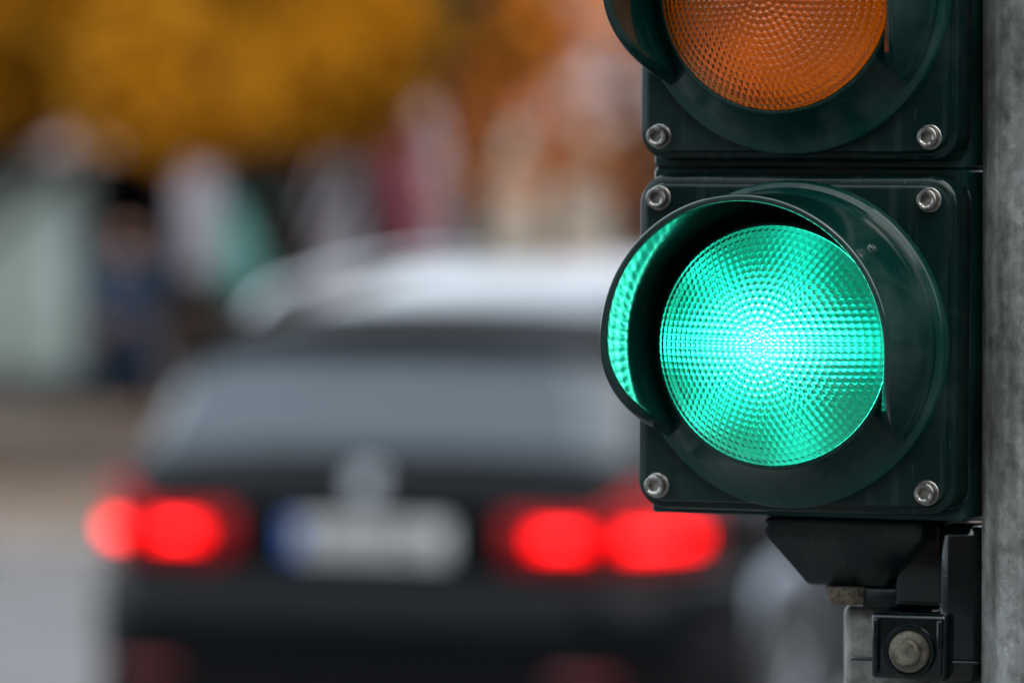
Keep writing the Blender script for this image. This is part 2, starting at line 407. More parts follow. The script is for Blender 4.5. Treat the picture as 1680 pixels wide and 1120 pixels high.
def visor_mesh(name, m, parent):
    """tubular visor, long over the top and sides, cut back to nothing 34 degrees below the horizontal"""
    r_o_base, r_o_tip = 65.5 * mm, 64.0 * mm
    th = 3.0 * mm
    y_base, L0 = 17 * mm, 53 * mm
    a0, a1 = -37, 217
    na, nl = 180, 26
    rows = []
    for i in range(na + 1):
        a = a0 + (a1 - a0) * i / na
        d = min(a - a0, a1 - a)               # degrees from the cut end
        t = min(1, d / 40.0)
        L = L0 * (1 - (1 - t) ** 2.3) ** .75
        L += 5 * mm * max(0, math.sin(R(a)))
        L = max(L, .6 * mm)
        ca, sa = math.cos(R(a)), math.sin(R(a))
        row = []
        for k in range(nl + 1):               # outer, base to tip
            s = k / nl; y = y_base - L * s
            r = r_o_base + (r_o_tip - r_o_base) * (L * s / L0) + 1.2 * mm * max(0, 1 - L * s / (6 * mm)) ** 2
            row.append((r, y))
        yt = y_base - L; rt = row[-1][0]
        for k in range(1, 9):                 # rounded lip with a slight bead
            q = math.pi * k / 9
            row.append((rt - th / 2 + th / 2 * math.cos(q) + .5 * mm * math.sin(q), yt - th * .55 * math.sin(q)))
        for k in range(nl, -1, -1):
            s = k / nl; y = y_base - L * s
            r = r_o_base + (r_o_tip - r_o_base) * (L * s / L0) - th - 5.0 * mm * (1 - L * s / L0) * min(1, L / (20 * mm))
            row.append((r, y))
        rows.append([(r * ca, y, r * sa) for r, y in row])
    V = np.array(rows)
    o = grid_mesh(name, V, m, parent, smooth=True, wrap_v=True)
    bm = bmesh.new(); bm.from_mesh(o.data)
    bmesh.ops.recalc_face_normals(bm, faces=bm.faces); bm.to_mesh(o.data); bm.free()
    return o

def screw_mesh():
    """socket cap screw: knurled-edge head, bevelled, hexagonal socket, washer"""
    bm = bmesh.new()
    seg = 48
    def ring(r, y, hexr=None):
        out = []
        for i in range(seg):
            a = 2 * math.pi * i / seg
            if hexr:
                k = (math.degrees(a) + 12) % 60 - 30
                rr = hexr * math.cos(R(30)) / math.cos(R(k))
            else: rr = r
            out.append(bm.verts.new((rr * math.cos(a), y, rr * math.sin(a))))
        return out
    rs = [ring(5.3 * mm, 0), ring(5.3 * mm, -.6 * mm), ring(5.0 * mm, -.8 * mm), ring(4.4 * mm, -.8 * mm), ring(4.4 * mm, -4.9 * mm), ring(4.05 * mm, -5.3 * mm),
          ring(3.2 * mm, -5.35 * mm), ring(0, -5.0 * mm, 2.8 * mm), ring(0, -1.8 * mm, 2.75 * mm)]
    for a, b in zip(rs, rs[1:]):
        for i in range(seg):
            bm.faces.new((a[i], a[(i + 1) % seg], b[(i + 1) % seg], b[i]))
    bm.faces.new(rs[-1]); bm.faces.new(rs[0])
    bmesh.ops.recalc_face_normals(bm, faces=bm.faces)
    me = bpy.data.meshes.new('screw'); bm.to_mesh(me); bm.free()
    me.materials.append(M['steel']); me.shade_smooth(); me.set_sharp_from_angle(angle=R(28))
    return me
SCREW = screw_mesh()

signal = empty('traffic_signal', ((1268 - 840) * 2.4 / F_PX, 2.4, CAM_H - (567 - HORIZON) * 2.4 / F_PX), (0, R(.35), R(-22)))
tag(signal, 'dark green traffic signal with round green light lit below an unlit amber one', 'traffic light')

def build_module(zc, lens_mat, refl_mat, label, lens_label):
    hsg = loft_rrect('housing', [(70.5 * mm, 74.4 * mm, 2 * mm, 46 * mm), (71.5 * mm, 74.96 * mm, 2 * mm, 47.5 * mm), (71.5 * mm, 74.96 * mm, 2 * mm, 128 * mm), (69 * mm, 73 * mm, 4 * mm, 131 * mm)], M['plastic_side'], signal)
    hsg.location = (0, 0, zc); hsg['label'] = label
    # door: proud panel, groove, rounded outer shell
    dz = 71.8 * mm; dx = 71.8 * mm
    door = loft_rrect('door', [
        (dx - 6.2 * mm, dz - 6.2 * mm, 8 * mm, 24.9 * mm), (dx - 4.6 * mm, dz - 4.6 * mm, 9 * mm, 25.0 * mm), (dx - 3.9 * mm, dz - 3.9 * mm, 9.6 * mm, 25.3 * mm), (dx - 3.5 * mm, dz - 3.5 * mm, 10 * mm, 26.1 * mm),
        (dx - 3.3 * mm, dz - 3.3 * mm, 10 * mm, 29.2 * mm), (dx - 2.2 * mm, dz - 2.2 * mm, 11 * mm, 29.4 * mm), (dx - 1.2 * mm, dz - 1.2 * mm, 11.6 * mm, 29.6 * mm),
        (dx - .3 * mm, dz - .3 * mm, 12.3 * mm, 30.5 * mm), (dx, dz, 12.6 * mm, 32 * mm), (dx + 1.3 * mm, dz + .7 * mm, 12.6 * mm, 43.5 * mm), (dx + .9 * mm, dz + .4 * mm, 12 * mm, 45.6 * mm), (dx - 1 * mm, dz - 1 * mm, 10 * mm, 46.4 * mm)],
        M['plastic'], hsg, hole=(66 * mm, 24.9 * mm, 3 * mm))
    # shadow gap gasket between door and housing
    loft_rrect('gasket', [(69 * mm, 72 * mm, 5 * mm, 45.5 * mm), (69 * mm, 72 * mm, 5 * mm, 47.5 * mm)], M['rubber'], hsg)
    # round bezel rising from the door to the lens rim
    lathe_y('bezel', [(69.8 * mm, 26.5 * mm), (69.5 * mm, 20.3 * mm), (69.2 * mm, 19.6 * mm), (68.6 * mm, 19.2 * mm), (66.6 * mm, 18.4 * mm), (64 * mm, 16.6 * mm), (61 * mm, 13.6 * mm), (58 * mm, 10.0 * mm), (55.5 * mm, 6.4 * mm), (53.6 * mm, 3.6 * mm),
                      (52.9 * mm, 2.2 * mm), (52.3 * mm, .9 * mm), (51.5 * mm, .4 * mm), (50.8 * mm, .8 * mm), (50.35 * mm, 2 * mm), (50.3 * mm, 7 * mm)], M['bezel'], hsg, seg=160)
    v = visor_mesh('visor', M['visor'], hsg)
    # small moulded pin on the visor
    pin = lathe_y('pin', [(0, -.5 * mm), (1.6 * mm, -.5 * mm), (1.75 * mm, -.8 * mm), (2.2 * mm, -.95 * mm), (2.6 * mm, -.8 * mm), (2.75 * mm, -.4 * mm), (2.8 * mm, 1.2 * mm)], M['visor'], hsg, seg=32)
    pa = R(40.3); pr = 64.6 * mm
    nrm = Vector((math.cos(pa), 0, math.sin(pa)))
    pin.rotation_euler = nrm.to_track_quat('-Y', 'Z').to_euler(); pin.location = (pr * math.cos(pa), -16.5 * mm, pr * math.sin(pa))
    le = build_lens(lens_mat, hsg); le['label'] = lens_label; le.scale = (1.013, 1, 1.013)
    rp = [(50.6, 3.4), (49, 12), (42, 22), (32, 30), (18, 35), (6, 37), (.01, 37.2)]
    rq = []
    for (ra, ya), (rb, yb) in zip(rp, rp[1:]):
        for k in range(16): rq.append((ra + (rb - ra) * k / 16, ya + (yb - ya) * k / 16))
    rq = [((r) * mm, (y + .55 * math.sin(r * 2 * math.pi / 4.2) * min(1, (50.6 - r) / 3, r / 3)) * mm) for r, y in rq] + [(.01 * mm, 37.2 * mm)]
    lathe_y('reflector', rq, refl_mat, hsg, seg=96)
    for sx in (-1, 1):
        for sz in (-1, 1):
            s = link('screw', SCREW, None, hsg)
            s.location = (sx * 60.8 * mm, 24.9 * mm, sz * 61.8 * mm)
            s.rotation_euler = (0, random.uniform(0, 6), 0)
    return hsg
build_module(0, M['lens_green'], M['reflector_lit'], 'lower housing with the lit green light', 'glowing green beaded lens')
build_module(.150, M['lens_amber'], M['reflector_dull'], 'upper housing with the unlit amber light', 'unlit amber beaded lens')

# ---- lower bracket of the signal
def frustum(name, tiers, m, parent, n=8, auto=20, rot=22.5, bev=.7 * mm):
    """tiers: (hx, hy, z, cx, cy) octagonal rings"""
    bm = bmesh.new(); rr = []
    for hx, hy, z, cx, cy in tiers:
        ring = []
        for i in range(n):
            a = R(rot + 360 / n * i); k = 1 / math.cos(R(180 / n))
            ring.append(bm.verts.new((cx + hx * k * math.cos(a), cy + hy * k * math.sin(a), z)))
        rr.append(ring)
    for a, b in zip(rr, rr[1:]):
        for i in range(n): bm.faces.new((a[i], a[(i + 1) % n], b[(i + 1) % n], b[i]))
    bm.faces.new(rr[0]); bm.faces.new(rr[-1])
    bmesh.ops.bevel(bm, geom=[e for e in bm.edges], offset=bev, segments=2, affect='EDGES', profile=.5)
    return from_bm(name, bm, m, parent, auto=auto)
by = 82 * mm
frustum('bracket_cup', [(36 * mm, 36 * mm, -75.2 * mm, 16 * mm, by), (36 * mm, 36 * mm, -83 * mm, 16 * mm, by), (18.0 * mm, 18.0 * mm, -105.5 * mm, 12 * mm, by)], M['black_plastic'], signal, n=4, rot=45, bev=2.2 * mm)
nut = frustum('bracket_nut', [(9.5 * mm, 9.5 * mm, -105.7 * mm, 11 * mm, by - 12 * mm), (8.5 * mm, 8.5 * mm, -113.5 * mm, 11 * mm, by - 12 * mm)], M['dirt'], signal, n=6, rot=0)
boxo('bracket_arm', M['black_plastic'], signal, 18 * mm, 42 * mm, by - 16 * mm, by + 14 * mm, -114.5 * mm, -105.8 * mm, bevel=1.5 * mm)
# curved vertical arm and the painted clamp holding the pole
boxo('bracket_post', M['black_gloss'], signal, 34 * mm, 56.5 * mm, by - 20 * mm, by + 12 * mm, -114 * mm, -76 * mm, bevel=3 * mm, seg=4)
boxo('clamp_block', M['black_gloss'], signal, 56 * mm, 76 * mm, by - 30 * mm, by + 2 * mm, -145 * mm, -76.5 * mm, bevel=6 * mm, seg=6)
cl = boxo('clamp_plate', M['black_gloss'], signal, 29 * mm, 63 * mm, by - 36 * mm, by - 6 * mm, -143 * mm, -114.8 * mm, bevel=2.2 * mm, seg=4)
lathe_y('clamp_boss', [(9.2 * mm, 1 * mm), (9.2 * mm, -1.0 * mm), (9.8 * mm, -1.7 * mm), (10.9 * mm, -1.7 * mm), (11.5 * mm, -1.0 * mm), (11.7 * mm, 1 * mm)], M['black_gloss'], signal, seg=40, auto=35).location = (47 * mm, by - 36 * mm, -131 * mm)
for xx in (31.6 * mm, 60.4 * mm):
    boxo('clamp_rib', M['black_gloss'], signal, xx - 1.2 * mm, xx + 1.2 * mm, by - 38.4 * mm, by - 35.4 * mm, -141 * mm, -117 * mm, bevel=.9 * mm, seg=3)
lathe_y('clamp_bolt', [(0, -8.6 * mm), (5.0 * mm, -8.3 * mm), (6.0 * mm, -7.2 * mm), (6.2 * mm, -3.2 * mm), (8.6 * mm, -2.9 * mm), (9.0 * mm, -2.0 * mm), (9.0 * mm, 1 * mm)], M['bolt'], signal, seg=40, cx=0, cz=0, auto=35).location = (47 * mm, by - 36 * mm, -131 * mm)
for xx in (26 * mm, 70 * mm):
    boxo('clamp_tab', M['black_gloss'], signal, xx - 7 * mm, xx + 6 * mm, by - 33 * mm, by - 24 * mm, -136 * mm, -134.5 * mm, bevel=.6 * mm)

# ---- the pole beside it
pc = signal.matrix_basis @ Vector((130.2 * mm, 70 * mm, 0))
pole = empty('signal_pole', (pc.x, pc.y, 0))
tag(pole, 'mottled grey galvanised steel pole right beside the traffic signal', 'pole')
def cyl_z(name, r0, r1, z0, z1, m, parent, seg=96, cx=0, cy=0, smooth=True):
    a = np.linspace(0, 2 * math.pi, seg, endpoint=False); zs = np.linspace(z0, z1, 12); V = np.zeros((12, seg, 3))
    for i, z in enumerate(zs):
        r = r0 + (r1 - r0) * (z - z0) / (z1 - z0)
        V[i, :, 0] = cx + r * np.cos(a); V[i, :, 1] = cy + r * np.sin(a); V[i, :, 2] = z
    o = grid_mesh(name, V, m, parent, wrap_v=True, smooth=smooth, flip=True)
    bm = bmesh.new(); bm.from_mesh(o.data); bmesh.ops.holes_fill(bm, edges=bm.edges, sides=seg + 2); bmesh.ops.recalc_face_normals(bm, faces=bm.faces); bm.to_mesh(o.data); bm.free()
    o.data.shade_smooth(); o.data.set_sharp_from_angle(angle=R(50))
    return o
cyl_z('shaft', .057, .057, 0, 3.4, M['galv'], pole)
cyl_z('base_flange', .13, .13, .0, .018, M['galv'], pole)
# galvanised back plate of the mounting, seen below the cup
pl = boxo('mounting_plate', M['galv'], pole, -.1124, -.02, .046, .060, 1.40, 1.7666, bevel=.003, seg=3)

# ================================================================== CAR
CAR_D = 16.7
M['paint'] = mat('car_paint', (.003, .004, .005), .45, metal=.2, coat=.24, spec=.02)
M['glass'] = mat('tinted_car_glass', (.045, .056, .064), .07, metal=.65, coat=.6)
M['black_trim'] = mat('black_trim', (.003, .0035, .004), .7, spec=.05)
M['tyre'] = mat('tyre_rubber', (.014, .014, .015), .8)
M['rim'] = mat('alloy_rim', (.35, .37, .4), .3, metal=.9)
M['chrome'] = mat('chrome', (.5, .53, .57), .22, metal=1)
M['silver'] = mat('satin_roof_rail', (.6, .62, .64), .25, metal=.9)
M['lamp_red'] = mat('red_lamp_cover', (.24, .001, .002), .35, spec=.15)
M['led'] = mat('lit_brake_light', (.3, .002, .004), .6, spec=.1, emit=(1, .0002, .0008), estr=3.2)
M['plate'] = mat('number_plate', (.43, .44, .44), .5)
M['plate_blue'] = mat('plate_blue', (.01, .08, .33), .4)
M['ink'] = mat('plate_ink', (.02, .02, .02), .5)
M['badge_white'] = mat('badge_white', (.36, .39, .43), .2, coat=.6)
M['badge_blue'] = mat('badge_blue', (.08, .25, .5), .2, coat=.6)
M['reflector_red'] = mat('reflector_red', (.12, .008, .012), .2, coat=.5)
M['clear'] = mat('pale_lamp_cover', (.45, .45, .48), .15, coat=.5)

car = empty('car', (0, 0, 0), (0, 0, R(-22)))
p = at(605, 700, CAR_D); car.location = (p.x, p.y, 0)
tag(car, 'dark grey estate car seen from behind with red brake lights on', 'car')
def itp(tab, y):
    xs = [t[0] for t in tab]; ys = [t[1] for t in tab]; return float(np.interp(y, xs, ys))
ZT = [(0, 1.06), (.02, 1.10), (.06, 1.125), (.13, 1.15), (.38, 1.50), (.46, 1.52), (.8, 1.575), (1.3, 1.635), (1.9, 1.665), (2.4, 1.645), (2.7, 1.60), (3.4, 1.12), (3.6, 1.07), (4.2, .97), (4.45, .86), (4.6, .62)]
WT = [(0, .80), (.13, .82), (.38, .73), (.8, .70), (2.5, .66), (3.4, .70), (4.3, .70), (4.6, .5)]
WW = [(0, .77), (.02, .82), (.06, .862), (.14, .892), (.35, .92), (.9, .945), (1.3, .93), (3.4, .93), (3.9, .93), (4.3, .86), (4.5, .74), (4.6, .6)]
ZB = [(0, 1.0), (.1, 1.06), (.5, 1.07), (2.5, 1.02), (3.4, .98), (4.3, .84), (4.6, .58)]
CR = [(0, .0), (.13, .01), (.4, .03), (1.5, .045), (2.6, .04), (3.4, .04), (4.6, .02)]
def chaikin(P, it=3):
    for _ in range(it):
        Q = [P[0]]
        for a, b in zip(P, P[1:]):
            Q.append(a * .75 + b * .25); Q.append(a * .25 + b * .75)
        Q.append(P[-1]); P = np.array(Q)
    return P
def section(y):
    zt = itp(ZT, y); wt = itp(WT, y); w = itp(WW, y); zb = min(itp(ZB, y), zt - .01); c = itp(CR, y)
    P = np.array([(0, zt + c), (wt * .55, zt + c * .8), (wt, zt - .012), (w - .05, zb), (w, zb - .10), (w + .01, .72), (w, .45), (w - .07, .28), (0, .26)])
    return chaikin(P)
YS = np.array([0, .01, .02, .04, .06, .09, .13, .17, .21, .26, .31, .38, .42, .46, .55, .65, .8, .95, 1.1, 1.3, 1.6, 1.9, 2.2, 2.4, 2.55, 2.7, 2.85, 3.1, 3.4, 3.6, 3.9, 4.2, 4.35, 4.45, 4.54, 4.6])
sec = np.array([section(y) for y in YS]); ns = sec.shape[1]
V = np.zeros((len(YS), 2 * ns - 1, 3))
for i, y in enumerate(YS):
    V[i, :ns, 0] = sec[i, ::-1, 0]; V[i, :ns, 2] = sec[i, ::-1, 1]
    V[i, ns:, 0] = -sec[i, 1:, 0]; V[i, ns:, 2] = sec[i, 1:, 1]; V[i, :, 1] = y
body = grid_mesh('body', V, M['paint'], car, smooth=True)
bm = bmesh.new(); bm.from_mesh(body.data); bmesh.ops.remove_doubles(bm, verts=bm.verts, dist=1e-4)
bmesh.ops.holes_fill(bm, edges=bm.edges, sides=400); bmesh.ops.recalc_face_normals(bm, faces=bm.faces); bm.to_mesh(body.data); bm.free()
body.data.shade_smooth(); body.data.set_sharp_from_angle(angle=R(50))
def patch(name, y0, y1, t0, t1, m, parent, off=.005, side=0, ny=14, nt=14, thick=True):
    """a pane laid on the body between two stations; t is the arc position over the section (0 centre line .. 1 underside); side 0: across the centre"""
    def pt(y, t):
        s = section(y); k = abs(t) * (len(s) - 1); i = int(min(k, len(s) - 2)); f = k - i
        q = s[i] * (1 - f) + s[i + 1] * f
        return Vector((math.copysign(q[0], t) if t else 0.0, y, q[1]))
    rows = []
    ts = np.linspace(t0, t1, nt)
    for y in np.linspace(y0, y1, ny):
        row = []
        for t in ts:
            e = .004
            if side: pass
            a = pt(y - e, t); b = pt(y + e, t); c = pt(y, t - e if abs(t) > e or side == 0 else t); d = pt(y, t + e)
            n = (b - a).cross(d - c)
            if n.length < 1e-9: n = Vector((0, 0, 1))
            n.normalize()
            q = pt(y, t)
            ctr = Vector((0, max(min(y, 3.2), 1.2), .9))
            if n.dot(q - ctr) < 0: n = -n
            row.append(q + n * off)
        rows.append(row)
    o = grid_mesh(name, np.array([[tuple(v) for v in r] for r in rows]), m, parent, smooth=True)
    md = o.modifiers.new('s', 'SOLIDIFY'); md.thickness = .004; md.offset = 0
    return o
# arc positions found from the section table: roof edge ~ .25, belt ~ .38
patch('rear_window', .12, .375, -.275, .275, M['glass'], car, off=.006, nt=30)
patch('header_shade', .315, .395, -.29, .29, M['black_trim'], car, off=.011, ny=6, nt=30)  # black top band of the glass, also painting in the spoiler's shadow
for sgn in (-1, 1):
    patch('quarter_window', .62, 1.12, .272 * sgn, .345 * sgn, M['glass'], car)
    patch('rear_door_window', 1.17, 1.98, .272 * sgn, .345 * sgn, M['glass'], car)
    patch('front_door_window', 2.06, 2.72, .275 * sgn, .345 * sgn, M['glass'], car)
M['roof_sheen'] = mat('black_sheen_sheet', (.008, .009, .010), .18, spec=.5, coat=.55)
patch('roof_sheen_sheet', .60, 2.35, -.20, .20, M['roof_sheen'], car, off=.007, ny=30, nt=24)  # glossy sheet added over the roof so it mirrors the sky brighter
patch('windscreen', 2.74, 3.36, -.22, .22, M['glass'], car, nt=24)
# roof spoiler over the rear window
rows = []
for x in np.linspace(-.60, .60, 25):
    d = .05 * (abs(x) / .6) ** 3
    zc = 1.545 - .035 * (x / .6) ** 2
    rows.append([(x, .56, zc + .022), (x, .40, zc + .012), (x, .27 + d, zc - .012), (x, .255 + d, zc - .022), (x, .265 + d, zc - .032), (x, .42, zc - .035), (x, .56, zc - .03)])
sp = grid_mesh('spoiler', np.array(rows), M['paint'], car, wrap_v=True)
for sgn in (-1, 1):
    # roof rails
    rows = []
    for y in np.linspace(.6, 2.5, 30):
        h = .045 * min(1, (y - .6) / .12, (2.5 - y) / .12) + .004
        z = itp(ZT, y) - .005; x = sgn * (itp(WT, y) - .05)
        rows.append([(x + .016 * math.cos(a), y, z + h + .014 * math.sin(a)) for a in np.linspace(0, 2 * math.pi, 10, endpoint=False)])
    grid_mesh('roof_rail', np.array(rows), M['silver'], car, wrap_v=True)
    mr = bmesh.new(); box(mr, -.11, .11, -.06, .09, -.075, .075, bevel=.05, seg=4, mtx=Matrix.Translation((sgn * 1.03, 2.72, 1.06)))
    mrr = from_bm('wing_mirror', mr, M['paint'], car, smooth=True)
    boxo('mirror_glass', M['chrome'], mrr, sgn * 1.03 - .085, sgn * 1.03 + .085, 2.652, 2.659, 1.01, 1.11, bevel=.002)
# bumper
def wrap_panel(name, z0, z1, proud, m, parent, x_in=0.0, x_out=1.0, y_end=.35, bev=.02, both=True):
    """panel wrapped round the rear corner, following the body plan"""
    pts = []
    for y in np.linspace(y_end, 0.0, 16): pts.append((itp(WW, y) + proud, y))
    wl_ = itp(WW, 0)
    for x in np.linspace(wl_, 0, 14): pts.append((x + (proud if x > .5 else 0) * (x - .5) / (wl_ - .5) * .6 if x > .5 else x, -proud * (1 if x < wl_ - .03 else .5)))
    pts = np.array(pts)
    full = np.concatenate([pts, np.stack([-pts[::-1][1:, 0], pts[::-1][1:, 1]], -1)]) if both else pts
    rows = []
    for x, y in full:
        ix = x * .93; iy = y + .06
        rows.append([(x - .012 * np.sign(x), y + .012, z0), (x, y, z0 + bev), (x, y, z1 - bev), (x - .012 * np.sign(x), y + .012, z1), (ix, iy, z1), (ix, iy, z0)])
    return grid_mesh(name, np.array(rows), m, parent, wrap_v=True)
wrap_panel('bumper', .52, .80, .055, M['paint'], car, y_end=.62)
wrap_panel('lower_bumper', .30, .515, .05, M['black_trim'], car, y_end=.66)
boxo('plate_recess', M['black_trim'], car, -.40, .40, -.012, .05, .815, 1.005, bevel=.02)
boxo('handle_bar', M['paint'], car, -.36, .36, -.035, .02, 1.0, 1.035, bevel=.012)
plate = boxo('number_plate', M['plate'], car, -.26, .26, -.022, -.0125, .85, .96, bevel=.003)
boxo('blue_band', M['plate_blue'], plate, -.258, -.213, -.0245, -.0222, .853, .957, bevel=.0008)
bm = bmesh.new()
xx = -.19
for wdt in (.05, .05, 0, .05, .05, 0, .042, .042, .042):
    if wdt == 0: xx += .028; continue
    box(bm, xx, xx + .015, -.0238, -.0221, .868, .942); box(bm, xx + wdt - .013, xx + wdt - .005, -.0238, -.0221, .868, .942)
    xx += wdt
from_bm('plate_lettering', bm, M['ink'], plate)
badge = lathe_y('badge', [(0, -.03), (.040, -.03), (.042, -.034), (.048, -.034), (.050, -.028), (.050, .02)], M['chrome'], car, seg=48)
badge.location = (0, 0, 1.068)
bm = bmesh.new()
for q in range(4):
    vs = [bm.verts.new((0, -.0315, 0))] + [bm.verts.new((.039 * math.cos(R(90 * q + k * 9)), -.0315, .039 * math.sin(R(90 * q + k * 9)))) for k in range(11)]
    f = bm.faces.new(vs); f.material_index = q % 2
bq = from_bm('badge_face', bm, M['badge_white'], badge); bq.data.materials.append(M['badge_blue'])
# tail lamps
def tail_lamp(sgn):
    def wrapx(s):
        """s: distance in metres outwards from x=.42 along the rear, then round the corner"""
        pl = [(.40, -.015), (.55, -.012), (.70, .0)] + [(itp(WW, y) + .006, y + .004) for y in (.02, .05, .10, .16, .24, .32, .40)]
        acc = 0
        for (ax, ay), (bx, by_) in zip(pl, pl[1:]):
            d = math.hypot(bx - ax, by_ - ay)
            if s <= acc + d: f = (s - acc) / d; return ax + (bx - ax) * f, ay + (by_ - ay) * f
            acc += d
        return pl[-1]
    def panel(name, s0, s1, zf0, zf1, proud, m, parent, n=20):
        rows = []
        for s in np.linspace(s0, s1, n):
            x, y = wrapx(s); x2, y2 = wrapx(s + .01); tx, ty = x2 - x, y2 - y; L = math.hypot(tx, ty) or 1
            if L < 1e-6: tx, ty, L = 0, 1, 1
            nx, ny = ty / L, -tx / L
            z0 = zf0(s); z1 = zf1(s); e = min(1, (s - s0) / .012, (s1 - s) / .012) * proud
            X = x + nx * e; Y = y + ny * e
            rows.append([(sgn * (x - nx * .02), y - ny * .02, z0), (sgn * X, Y, z0 + .006), (sgn * X, Y, z1 - .006), (sgn * (x - nx * .02), y - ny * .02, z1)])
        return grid_mesh(name, np.array(rows), m, parent, wrap_v=True)
    lamp = panel('tail_light', .03, .86, lambda s: .825, lambda s: .985 + .085 * min(1, max(0, (s - .30) / .12)), .012, M['lamp_red'], car)
    panel('inner_brake_light', .125, .30, lambda s: .885, lambda s: .945, .022, M['led'], lamp)
    panel('outer_brake_light', .38, .50 if sgn < 0 else .72, lambda s: .885, lambda s: .945, .022, M['led'], lamp)
    panel('led_cluster', .165, .255, lambda s: .902, lambda s: .930, .030, M['led_core'], lamp, 8)
    panel('led_cluster', .40, .47 if sgn < 0 else .56, lambda s: .902, lambda s: .930, .030, M['led_core'], lamp, 8)
    return lamp
M['led_core'] = mat('led_core', (.3, .01, .01), .5, emit=(1, .018, .02), estr=6)
for sgn in (-1, 1):
    tail_lamp(sgn)
    boxo('bumper_reflector', M['reflector_red'], car, sgn * .70 - .10, sgn * .70 + .10, -.064, -.045, .49, .525, bevel=.006)
    bm = bmesh.new()
    r = bmesh.ops.create_cone(bm, cap_ends=True, segments=28, radius1=.045, radius2=.045, depth=.14, matrix=Matrix.Translation((sgn * .52, .03, .34)) @ Matrix.Rotation(R(90), 4, 'X'))
    from_bm('exhaust_pipe', bm, M['chrome'], car, auto=40)
# wheels
M['arch_highlight'] = mat('pale_arch_highlight', (.22, .25, .29), .35, metal=.6)  # pale tone paints in the bright highlight over the wheel arch
def wheel(sgn, y):
    arch = bmesh.new()
    w = itp(WW, y)
    rows = []
    for a in np.linspace(R(-12), R(192), 36):
        rows.append([(sgn * (w - .06), y + .37 * math.cos(a), .36 + .37 * math.sin(a)), (sgn * (w + .022), y + .37 * math.cos(a), .36 + .37 * math.sin(a)),
                     (sgn * (w + .030), y + .40 * math.cos(a), .36 + .40 * math.sin(a)), (sgn * (w + .006), y + .46 * math.cos(a), .36 + .46 * math.sin(a)), (sgn * (w - .06), y + .46 * math.cos(a), .36 + .46 * math.sin(a))])
    arch.free()
    grid_mesh('wheel_arch', np.array(rows), M['arch_highlight'], car, wrap_v=True)
    bm = bmesh.new(); bmesh.ops.create_cone(bm, cap_ends=True, segments=48, radius1=.37, radius2=.37, depth=.02, matrix=Matrix.Translation((sgn * (w + .004), y, .36)) @ Matrix.Rotation(R(90), 4, 'Y'))
    from_bm('wheel_well', bm, M['tyre'], car, auto=40)
    prof = [(.23, -.10), (.27, -.115), (.32, -.115), (.345, -.09), (.35, -.05), (.35, .05), (.345, .09), (.32, .115), (.27, .115), (.23, .10)]
    a = np.linspace(0, 2 * math.pi, 56, endpoint=False); V = np.zeros((len(prof), 56, 3))
    for i, (r, x) in enumerate(prof): V[i, :, 0] = x; V[i, :, 1] = r * np.cos(a); V[i, :, 2] = r * np.sin(a)
    wh = empty('wheel', (sgn * (w - .07), y, .352)); wh.parent = car
    grid_mesh('tyre', V, M['tyre'], wh, wrap_v=True)
    bm = bmesh.new()
    for k in range(10):
        box(bm, sgn * .085 - .012, sgn * .085 + .012, -.017, .017, .02, .235, bevel=.005, seg=1, mtx=Matrix.Rotation(R(36 * k), 4, 'X'))
    bmesh.ops.create_cone(bm, cap_ends=True, segments=24, radius1=.05, radius2=.04, depth=.05, matrix=Matrix.Translation((sgn * .085, 0, 0)) @ Matrix.Rotation(R(90 * sgn), 4, 'Y'))
    bmesh.ops.create_cone(bm, cap_ends=False, segments=48, radius1=.236, radius2=.226, depth=.2, matrix=Matrix.Rotation(R(90), 4, 'Y'))
    from_bm('rim', bm, M['rim'], wh, auto=40)
for sgn in (-1, 1):
    for y in (1.0, 3.82): wheel(sgn, y)

# ================================================================== BUILDING across the street
FD = 46.0      # facade depth
def fx(px): return (px - 840) * FD / F_PX
def fz(py): return CAM_H - (py - HORIZON) * FD / F_PX
M['render_pink'] = mat('pinkish_render', (.46, .34, .33), .9, var=.18, vscale=.8)
M['stone_lav'] = mat('lavender_grey_stone', (.27, .25, .29), .85, var=.15, vscale=2)
M['stone_cream'] = mat('cream_stone', (.32, .30, .25), .85, var=.15, vscale=2)
M['frosted'] = mat('pale_aqua_panel', (.36, .45, .42), .35, var=.2, vscale=1.5)
M['aqua'] = mat('aqua_poster', (.12, .34, .32), .5, var=.2, vscale=3)
M['maroon'] = mat('maroon_banner', (.15, .03, .045), .8, var=.35, vscale=3)
M['in_shade'] = mat('interior_shade', (.004, .004, .006), .9, spec=.05)
M['pane'] = mat('shop_glass', (.012, .018, .018), .12, spec=.25)
M['frame'] = mat('window_frame', (.05, .055, .055), .5)
M['roof_b'] = mat('roof_sheet', (.12, .11, .11), .8)

bld = empty('building', (0, FD, 0))
tag(bld, 'pinkish rendered building with shopfronts behind the autumn trees', 'building')
Z0 = .12
# (px0, px1) bays of the ground floor and what fills them
piers = [(-420, -370, 'stone_cream'), (-200, -140, 'stone_lav'), (138, 150, 'frame'), (490, 588, 'stone_lav'), (696, 748, 'stone_lav'), (805, 888, 'stone_cream'), (914, 996, 'stone_cream'), (1100, 1180, 'stone_cream'), (1340, 1400, 'stone_lav'), (1600, 1660, 'stone_cream'), (1900, 1960, 'stone_lav')]
for a, b, mn in piers:
    top = fz(205) if a >= 400 else fz(255)
    boxo('pier', M[mn], bld, fx(a), fx(b), -.14, .35, Z0, top, bevel=.015)
